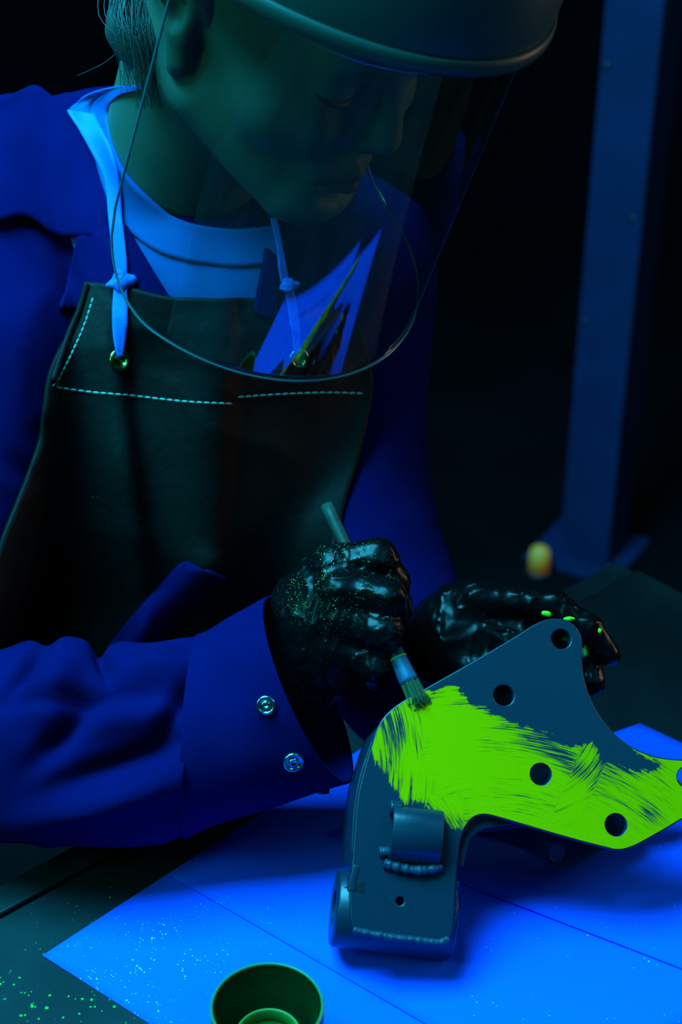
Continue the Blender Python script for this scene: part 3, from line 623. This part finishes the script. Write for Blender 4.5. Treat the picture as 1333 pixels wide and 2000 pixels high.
strand([(300, 60, .95), (240, 95, .96), (200, 125, .97), (150, 148, .98)], .00035); strand([(262, 120, .96), (250, 150, .965), (238, 172, .97)], .00025); strand([(300, -20, .94), (262, 70, .95), (212, 84, .955)], .0003)
o = mesh('strands', V, Fc, M_hair, hair); o['kind'] = 'stuff'

# T-shirt --------------------------------------------------------------
t_body = bvh(coat, head)
INN = [(272, 176), (232, 186), (212, 208), (208, 240), (218, 290), (250, 350), (310, 405), (370, 435), (450, 447), (505, 444), (548, 438)]
MIDB = [(268, 168), (215, 178), (180, 205), (176, 250), (190, 330), (226, 420), (290, 480), (360, 508), (450, 520), (505, 518), (546, 512)]
OUTS = [(262, 166), (170, 188), (120, 235), (110, 320), (130, 440), (180, 560), (260, 640), (360, 655), (460, 660), (500, 658), (540, 640)]
shirt = drape('t_shirt', patch(MIDB, OUTS, 70, 26), t_body, .004, M_shirt, person, .0015, 25); shirt['label'] = 'white crew-neck T-shirt'
nbnd = drape('neck_band', patch(INN, MIDB, 80, 10), t_body, .006, M_shirt, shirt, .003, 25)

# coat collar and lapels ----------------------------------------------
t2_ = bvh(coat)
cl = drape('collar', patch([(-40, 215), (0, 195), (40, 176), (70, 166), (100, 186), (135, 218), (175, 265), (210, 312)], [(-40, 420), (0, 428), (40, 420), (72, 430), (110, 458), (150, 460), (180, 461), (212, 458)], 50, 24), t2_, .010, M_coat, coat, .003, 30)
lp1 = drape('lapel', patch([(150, 462), (190, 452), (236, 432), (262, 470), (295, 525), (335, 590)], [(120, 600), (140, 605), (165, 610), (200, 615), (250, 620), (300, 625)], 40, 20), bvh(coat, shirt), .006, M_coat, coat, .003, 20)
lp2 = drape('lapel', patch([(527, 425), (600, 410), (660, 400), (715, 410)], [(496, 610), (560, 640), (640, 680), (740, 700)], 30, 26), bvh(coat, shirt), .006, M_coat, coat, .003, 20)

# apron --------------------------------------------------------------
t3_ = bvh(coat, shirt)
LFT = [(165, 550), (150, 600), (127, 655), (97, 742), (80, 860), (45, 960), (5, 1060), (-30, 1180), (-60, 1330)]
RGT = [(690, 615), (708, 650), (722, 700), (728, 765), (705, 880), (670, 990), (645, 1100), (610, 1200), (560, 1330)]
na, nbp = 90, 80
Lr, Rr = resamp(catmull(LFT, 8), na), resamp(catmull(RGT, 8), na); t_ = np.linspace(0, 1, nbp)[None, :, None]
apx = Lr[:, None]*(1-t_)+Rr[:, None]*t_
top = resamp(catmull([(165, 550), (235, 557), (330, 580), (420, 583), (500, 582), (600, 592), (690, 615)], 8), nbp)
fall = np.linspace(0, 1, na)[:, None, None]; lin = Lr[0]*(1-t_[0])+Rr[0]*t_[0]; apx = apx+(top-lin)[None]*np.maximum(0, 1-fall*6)
def apron_d(px):
    x, y = px[..., 0], px[..., 1]
    xr = 236+(y-700)*.13; f = -.012*np.exp(-((x-xr+30)/45)**2)*np.clip((y-560)/120, 0, 1)
    f = f+.010/(1+np.exp(-(x-xr-6)/5))*np.exp(-np.maximum(0, x-xr)/110)*np.clip((y-640)/80, 0, 1)
    xc = 455+(y-780)*-.05; f = f-.010*np.exp(-((x-xc+40)/70)**2)*np.clip((y-600)/100, 0, 1)+.010/(1+np.exp(-(x-xc)/6))*np.exp(-np.maximum(0, x-xc)/150)
    f = f-.008*gz(x, y, 420, 1120, 60, 40, 30)
    return f
apron = drape('apron', apx, t3_, .010, M_apron, person, .003, 60, apron_d); apron['label'] = 'dark leather bib apron with pale stitching'
t_ap = bvh(apron)
drape('coat_hem', patch([(205, 1268), (260, 1200), (310, 1145), (352, 1100), (372, 1098)], [(270, 1290), (330, 1230), (385, 1180), (430, 1142), (445, 1140)], 30, 12), t_ap, .012, M_coat, coat, .003, 10, lambda px: .010*np.abs(np.linspace(-1, 1, px.shape[1]))[None, :]**2)
ep = []
for x, y in [(166, 552), (152, 600), (129, 655), (99, 742)]:
    p, n_ = hit(t_ap, x+4, y+3)
    if p is not None: ep.append(np.array(p)-FW*.001)
if len(ep) > 2: tube('edge_binding', catmull(ep, 8), .0022, M_apron, apron, 10)
sm = None
def stitches(path, step, ln):
    global sm
    q = catmull(path, 10); L_ = np.r_[0, np.cumsum(np.linalg.norm(np.diff(q, axis=0), axis=1))]
    for s in np.arange(0, L_[-1]-ln, step):
        pa = [hit(t_ap, np.interp(u, L_, q[:, 0]), np.interp(u, L_, q[:, 1])) for u in (s, s+ln)]
        if pa[0][0] is None or pa[1][0] is None: continue
        a, b = pa[0][0], pa[1][0]
        if sm is None:
            v, f = tube_geo(np.array([(x, 0, 0) for x in np.linspace(-.5, .5, 5)]), [.0003, .0007, .0008, .0007, .0003], 6)
            sm = bpy.data.meshes.new('stitch'); sm.from_pydata([tuple(map(float, k)) for k in v], [], f); sm.materials.append(M_stitch)
        o = bpy.data.objects.new('stitch', sm); S.collection.objects.link(o)
        o.location = (a+b)/2-Vector(FW)*.0004; o.rotation_euler = (b-a).to_track_quat('X', 'Z').to_euler(); o.scale = ((b-a).length, 1, 1)
        o.parent = apron; o.matrix_parent_inverse = apron.matrix_world.inverted()
stitches([(182, 582), (165, 635), (143, 685), (120, 730), (98, 762)], 12, 10.5); stitches([(118, 735), (110, 757)], 12, 10)
stitches([(110, 757), (180, 766), (260, 773), (360, 784), (455, 789)], 14.5, 12); stitches([(465, 776), (550, 770), (640, 767), (715, 769)], 14.5, 12)

# ribbons, knots, grommets ---------------------------------------------
t4_ = bvh(coat, shirt, nbnd, lp1, lp2, apron, cl)
rib = drape('ribbon', patch([(132, 214), (172, 285), (203, 350), (212, 430), (221, 510), (228, 550)], [(186, 222), (214, 290), (231, 350), (239, 430), (247, 510), (246, 550)], 50, 7), t4_, .004, M_ribbon, apron, .0015, 12)
drape('ribbon', patch([(222, 562), (219, 610), (221, 655), (231, 698)], [(247, 562), (249, 610), (247, 655), (239, 698)], 30, 6), t4_, .0035, M_ribbon, apron, .0015, 6)
drape('ribbon', patch([(528, 425), (540, 480), (552, 555)], [(541, 425), (553, 480), (566, 555)], 24, 5), t4_, .004, M_ribbon, apron, .0015, 12)
drape('ribbon', patch([(558, 565), (567, 620), (576, 690)], [(574, 565), (584, 620), (589, 690)], 24, 5), t4_, .0035, M_ribbon, apron, .0015, 12)
def knot(x, y, s):
    p, n_ = hit(t4_, x, y); d = depth_of(p)-.006
    def fn(q):
        k = cone(q, P(x-1*s, y-10*s, d), P(x+2*s, y+8*s, d), .0045*s, .0045*s)
        k = smin(k, cone(q, P(x, y, d), P(x+22*s, y-3*s, d+.001), .004*s, .0032*s), .003)
        k = smin(k, cone(q, P(x, y, d), P(x-24*s, y+7*s, d+.001), .0035*s, .0014*s), .003)
        return k-.0012*(ridge(q*260, 3)-.5)
    c = P(x, y, d); sdf('knot', fn, c-.014, c+.014, .0006, M_ribbon, apron)
knot(236, 550, 1.0); knot(563, 558, .7)
for x, y in ((232, 703), (583, 700)):
    p, n_ = hit(t_ap, x, y)
    if p is None: continue
    if n_ @ Vector(FW) > 0: n_ = -n_
    n_ = (n_+Vector(RX)*-.25).normalized()
    R0, r0 = .0058, .0016
    lathe('grommet', [(R0+r0*math.cos(a), r0*.8*math.sin(a)) for a in np.linspace(0, 2*math.pi, 13)], M_brass, apron, 40, p+n_*.0012, n_.to_track_quat('Z', 'Y'))
    lathe('eyelet_disc', [(0, 0), (R0-r0, 0), (R0-r0, -.0008), (0, -.0008)], mat('eyelet_shade', (.001, .001, .001), .9), apron, 24, p+n_*.0006, n_.to_track_quat('Z', 'Y'))  # solid black disc stands for the shade inside the grommet

# gloves ---------------------------------------------------------------
def chain(q, pts, k=.004):
    d = None
    for (a, b) in zip(pts[:-1], pts[1:]):
        c = cone(q, P(*a[:3]), P(*b[:3]), a[3], b[3]); d = c if d is None else smin(d, c, k)
    return d
def crease(q, seed, amp): return amp*ridge(q*np.array([120, 120, 60.])+vnoise(q*60, seed)[:, None]*1.6, seed+2)**9
def wr(q, s, amp, seed): return amp*(ridge(q*s+vnoise(q*s*.5, seed)[:, None]*.8, seed+1)-.62)
def glove_r(q):
    d = cone(q, P(575, 1340, .965), P(628, 1225, .960), .024, .030)
    d = smin(d, cone(q, P(600, 1190, .962), P(632, 1175, .957), .024, .027), .012)
    d = smin(d, cone(q, P(628, 1225, .960), P(648, 1290, .955), .028, .0225), .012)
    d = smin(d, chain(q, [(625, 1135, .952, .0165), (652, 1112, .944, .0145), (738, 1088, .940, .0112), (768, 1135, .944, .0092), (784, 1184, .948, .0070)]), .006)
    d = smin(d, chain(q, [(630, 1170, .945, .0165), (665, 1152, .934, .0140), (757, 1168, .926, .0108), (764, 1203, .945, .0090), (735, 1215, .957, .008)]), .0045)
    d = smin(d, chain(q, [(630, 1220, .945, .0165), (665, 1205, .934, .0135), (750, 1236, .926, .0108), (752, 1262, .944, .0090), (722, 1262, .956, .008)]), .0045)
    d = smin(d, chain(q, [(630, 1270, .948, .0155), (658, 1262, .938, .0120), (735, 1302, .932, .0095), (736, 1318, .948, .0082), (706, 1306, .957, .0075)]), .0045)
    d = smin(d, chain(q, [(615, 1160, .985, .0150), (690, 1122, .992, .0115), (742, 1150, .968, .0092)]), .008)
    return d-wr(q*np.array([1, 1, 1.]), 95, .0012, 11)-wr(q, 210, .0004, 15)-crease(q, 17, .0011)
g1 = sdf('glove', glove_r, P(640, 1220, .955)-np.array([.062, .075, .075]), P(640, 1220, .955)+np.array([.062, .075, .075]), .0011, M_glove, person); g1['label'] = 'black nitrile glove gripping the brush'
def glove_l(q):
    d = cone(q, P(790, 1330, 1.04), P(905, 1246, .998), .030, .032)
    d = smin(d, cone(q, P(905, 1246, .998), P(1000, 1262, .985), .031, .024), .015)
    d = smin(d, chain(q, [(900, 1180, .985, .015), (935, 1170, .975, .0115), (1078, 1180, .966, .0085), (1150, 1226, .960, .0078), (1190, 1278, .962, .0068)]), .007)
    d = smin(d, chain(q, [(940, 1210, .985, .014), (1085, 1225, .985, .0092), (1148, 1282, .976, .0082), (1160, 1332, .970, .0072)]), .006)
    d = smin(d, chain(q, [(950, 1250, .990, .014), (1070, 1280, .990, .0092), (1120, 1330, .984, .0080), (1125, 1370, .975, .007)]), .006)
    d = smin(d, chain(q, [(950, 1280, .992, .013), (1040, 1320, .990, .0085), (1080, 1365, .982, .0072), (1085, 1395, .975, .0065)]), .006)
    d = smin(d, chain(q, [(890, 1270, .985, .015), (930, 1320, .968, .0115), (985, 1320, .955, .0090)]), .008)
    return d-wr(q, 90, .0012, 31)-wr(q, 200, .0005, 35)-crease(q, 37, .0013)
g2 = sdf('glove', glove_l, P(960, 1270, .99)-np.array([.085, .075, .085]), P(960, 1270, .99)+np.array([.085, .075, .085]), .0012, M_glove, person); g2['label'] = 'black nitrile glove steadying the top of the bracket'
tg = bvh(g2)
for k, (x, y, sx, sy) in enumerate(((1070, 1198, 12, 7), (1146, 1270, 5, 14), (1112, 1209, 12, 5), (1171, 1232, 4, 6))):
    p, n_ = hit(tg, x, y)
    if p is None: continue
    c = np.array(p); fn = lambda q, c=c, sx=sx, sy=sy: ell((np.c_[(q-c) @ RX, (q-c) @ UP, (q-c) @ FW]), (0, 0, 0), (sx*.00032, sy*.00032, .0012))-.0008*(vnoise(q*500, 3)-.5)
    sdf('paint_smear', fn, c-.007, c+.007, .0005, mat('smear_green', (.25, .75, .0), .5), g2)

# ------------------------------------------------------------------ face shield (helmet brow and clear visor)
shield = empty('face_shield', hw_((0, .0, .10)), 'grey hard hat brim with a clear curved visor in front of the face', 'face shield')
a_, b_, yc_, zt_, zb_, tl_ = .1160, .1165, .0351, .05, -.1480, -.0764
vdir = np.array([.685, .458, .537])*.20   # the lower edge swings outwards
def visor_pt(ph, z, off=0): return np.array([(a_+off)*math.sin(ph), yc_+tl_*(z-.05)+(b_+off)*math.cos(ph), z])+vdir*(.06-z)
PH = math.radians(101); nphi, nz = 120, 60; rc = .052; arcm = PH*.118; G = np.zeros((nz, nphi, 3))
for j, ph in enumerate(np.linspace(-PH, PH, nphi)):
    s = arcm-abs(ph)*.118; zz = zb_+(rc-math.sqrt(max(0, rc*rc-(rc-s)**2)) if s < rc else 0)
    for i, t in enumerate(np.linspace(0, 1, nz)): G[i, j] = hw_(visor_pt(ph, .078+(zz-.078)*t))
M_visor = bpy.data.materials.new('clear_visor'); M_visor.use_nodes = True; nt = M_visor.node_tree; nt.nodes.remove(nt.nodes['Principled BSDF'])
ge = nt.nodes.new('ShaderNodeNewGeometry'); dt = nt.nodes.new('ShaderNodeVectorMath'); dt.operation = 'DOT_PRODUCT'
ab = nt.nodes.new('ShaderNodeMath'); ab.operation = 'ABSOLUTE'; om = nt.nodes.new('ShaderNodeMath'); om.operation = 'SUBTRACT'; om.inputs[0].default_value = 1
pw = nt.nodes.new('ShaderNodeMath'); pw.operation = 'POWER'; pw.inputs[1].default_value = 5
fr = nt.nodes.new('ShaderNodeMapRange'); fr.inputs['To Min'].default_value = .10; fr.inputs['To Max'].default_value = .8   # Schlick reflectance of one face
nt.links.new(ge.outputs['Incoming'], dt.inputs[0]); nt.links.new(ge.outputs['Normal'], dt.inputs[1]); nt.links.new(dt.outputs['Value'], ab.inputs[0]); nt.links.new(ab.outputs[0], om.inputs[1]); nt.links.new(om.outputs[0], pw.inputs[0]); nt.links.new(pw.outputs[0], fr.inputs['Value'])
gl = nt.nodes.new('ShaderNodeBsdfGlossy'); gl.inputs['Roughness'].default_value = .015; gl.inputs['Color'].default_value = (1, 1, 1, 1)
tr = nt.nodes.new('ShaderNodeBsdfTransparent'); tr.inputs['Color'].default_value = (.93, .97, .97, 1); mx = nt.nodes.new('ShaderNodeMixShader'); L = nt.links.new
L(fr.outputs[0], mx.inputs[0]); L(tr.outputs[0], mx.inputs[1]); L(gl.outputs[0], mx.inputs[2]); L(mx.outputs[0], nt.nodes['Material Output'].inputs[0])
vz = grid_mesh('visor', G, M_visor, shield); solid(vz, .0012); vz['label'] = 'clear curved plastic visor'
edge = [G[-1, j] for j in range(nphi)]; left_e = [G[i, -1] for i in range(nz)]; right_e = [G[i, 0] for i in range(nz)]
tube('visor_edge', right_e+edge[1:-1]+left_e[::-1], .0008, mat('visor_edge', (.02, .10, .11), .25, spec=.6), shield, 8)
# helmet shell
def helm(u, v, off=0):
    """u around, v from the rim (0) to the crown (1)"""
    a0, b0_, y0, z0, sl = .1190, .1695, -.0086, .0686, .0924
    k = math.cos(v*math.pi/2)**.55; zz = math.sin(v*math.pi/2)**.9*.125
    x = (a0+off)*math.sin(u)*k; y = y0+(b0_+off)*math.cos(u)*k; return np.array([x, y, z0+sl*math.cos(u)*b0_*(1-v)+zz])
nu_, nv_ = 96, 30; G2 = np.array([[hw_(helm(2*math.pi*j/nu_, i/(nv_-1)*.985)) for j in range(nu_+1)] for i in range(nv_)])
V = G2[:, :-1].reshape(-1, 3); Fc = [(i*nu_+j, i*nu_+(j+1) % nu_, (i+1)*nu_+(j+1) % nu_, (i+1)*nu_+j) for i in range(nv_-1) for j in range(nu_)]+[tuple(range((nv_-1)*nu_, nv_*nu_))]
hs = mesh('helmet_shell', V, Fc, M_helmet, shield); solid(hs, .004)
sec = [(0, 0), (.0022, -.0012), (.0036, .0012), (.0034, .0075), (.0012, .0098), (-.001, .0098), (-.001, 0)]
BV = np.array([[hw_(helm(u, 0, a)+np.array([0, 0, b])) for a, b in sec] for u in np.arange(96)*2*math.pi/96]); ns = len(sec)
sub(mesh('rim_lip', BV.reshape(-1, 3), [(i*ns+k, ((i+1) % 96)*ns+k, ((i+1) % 96)*ns+(k+1) % ns, i*ns+(k+1) % ns) for i in range(96) for k in range(ns)], M_helmet, shield), 1)
bpy.context.view_layer.update()
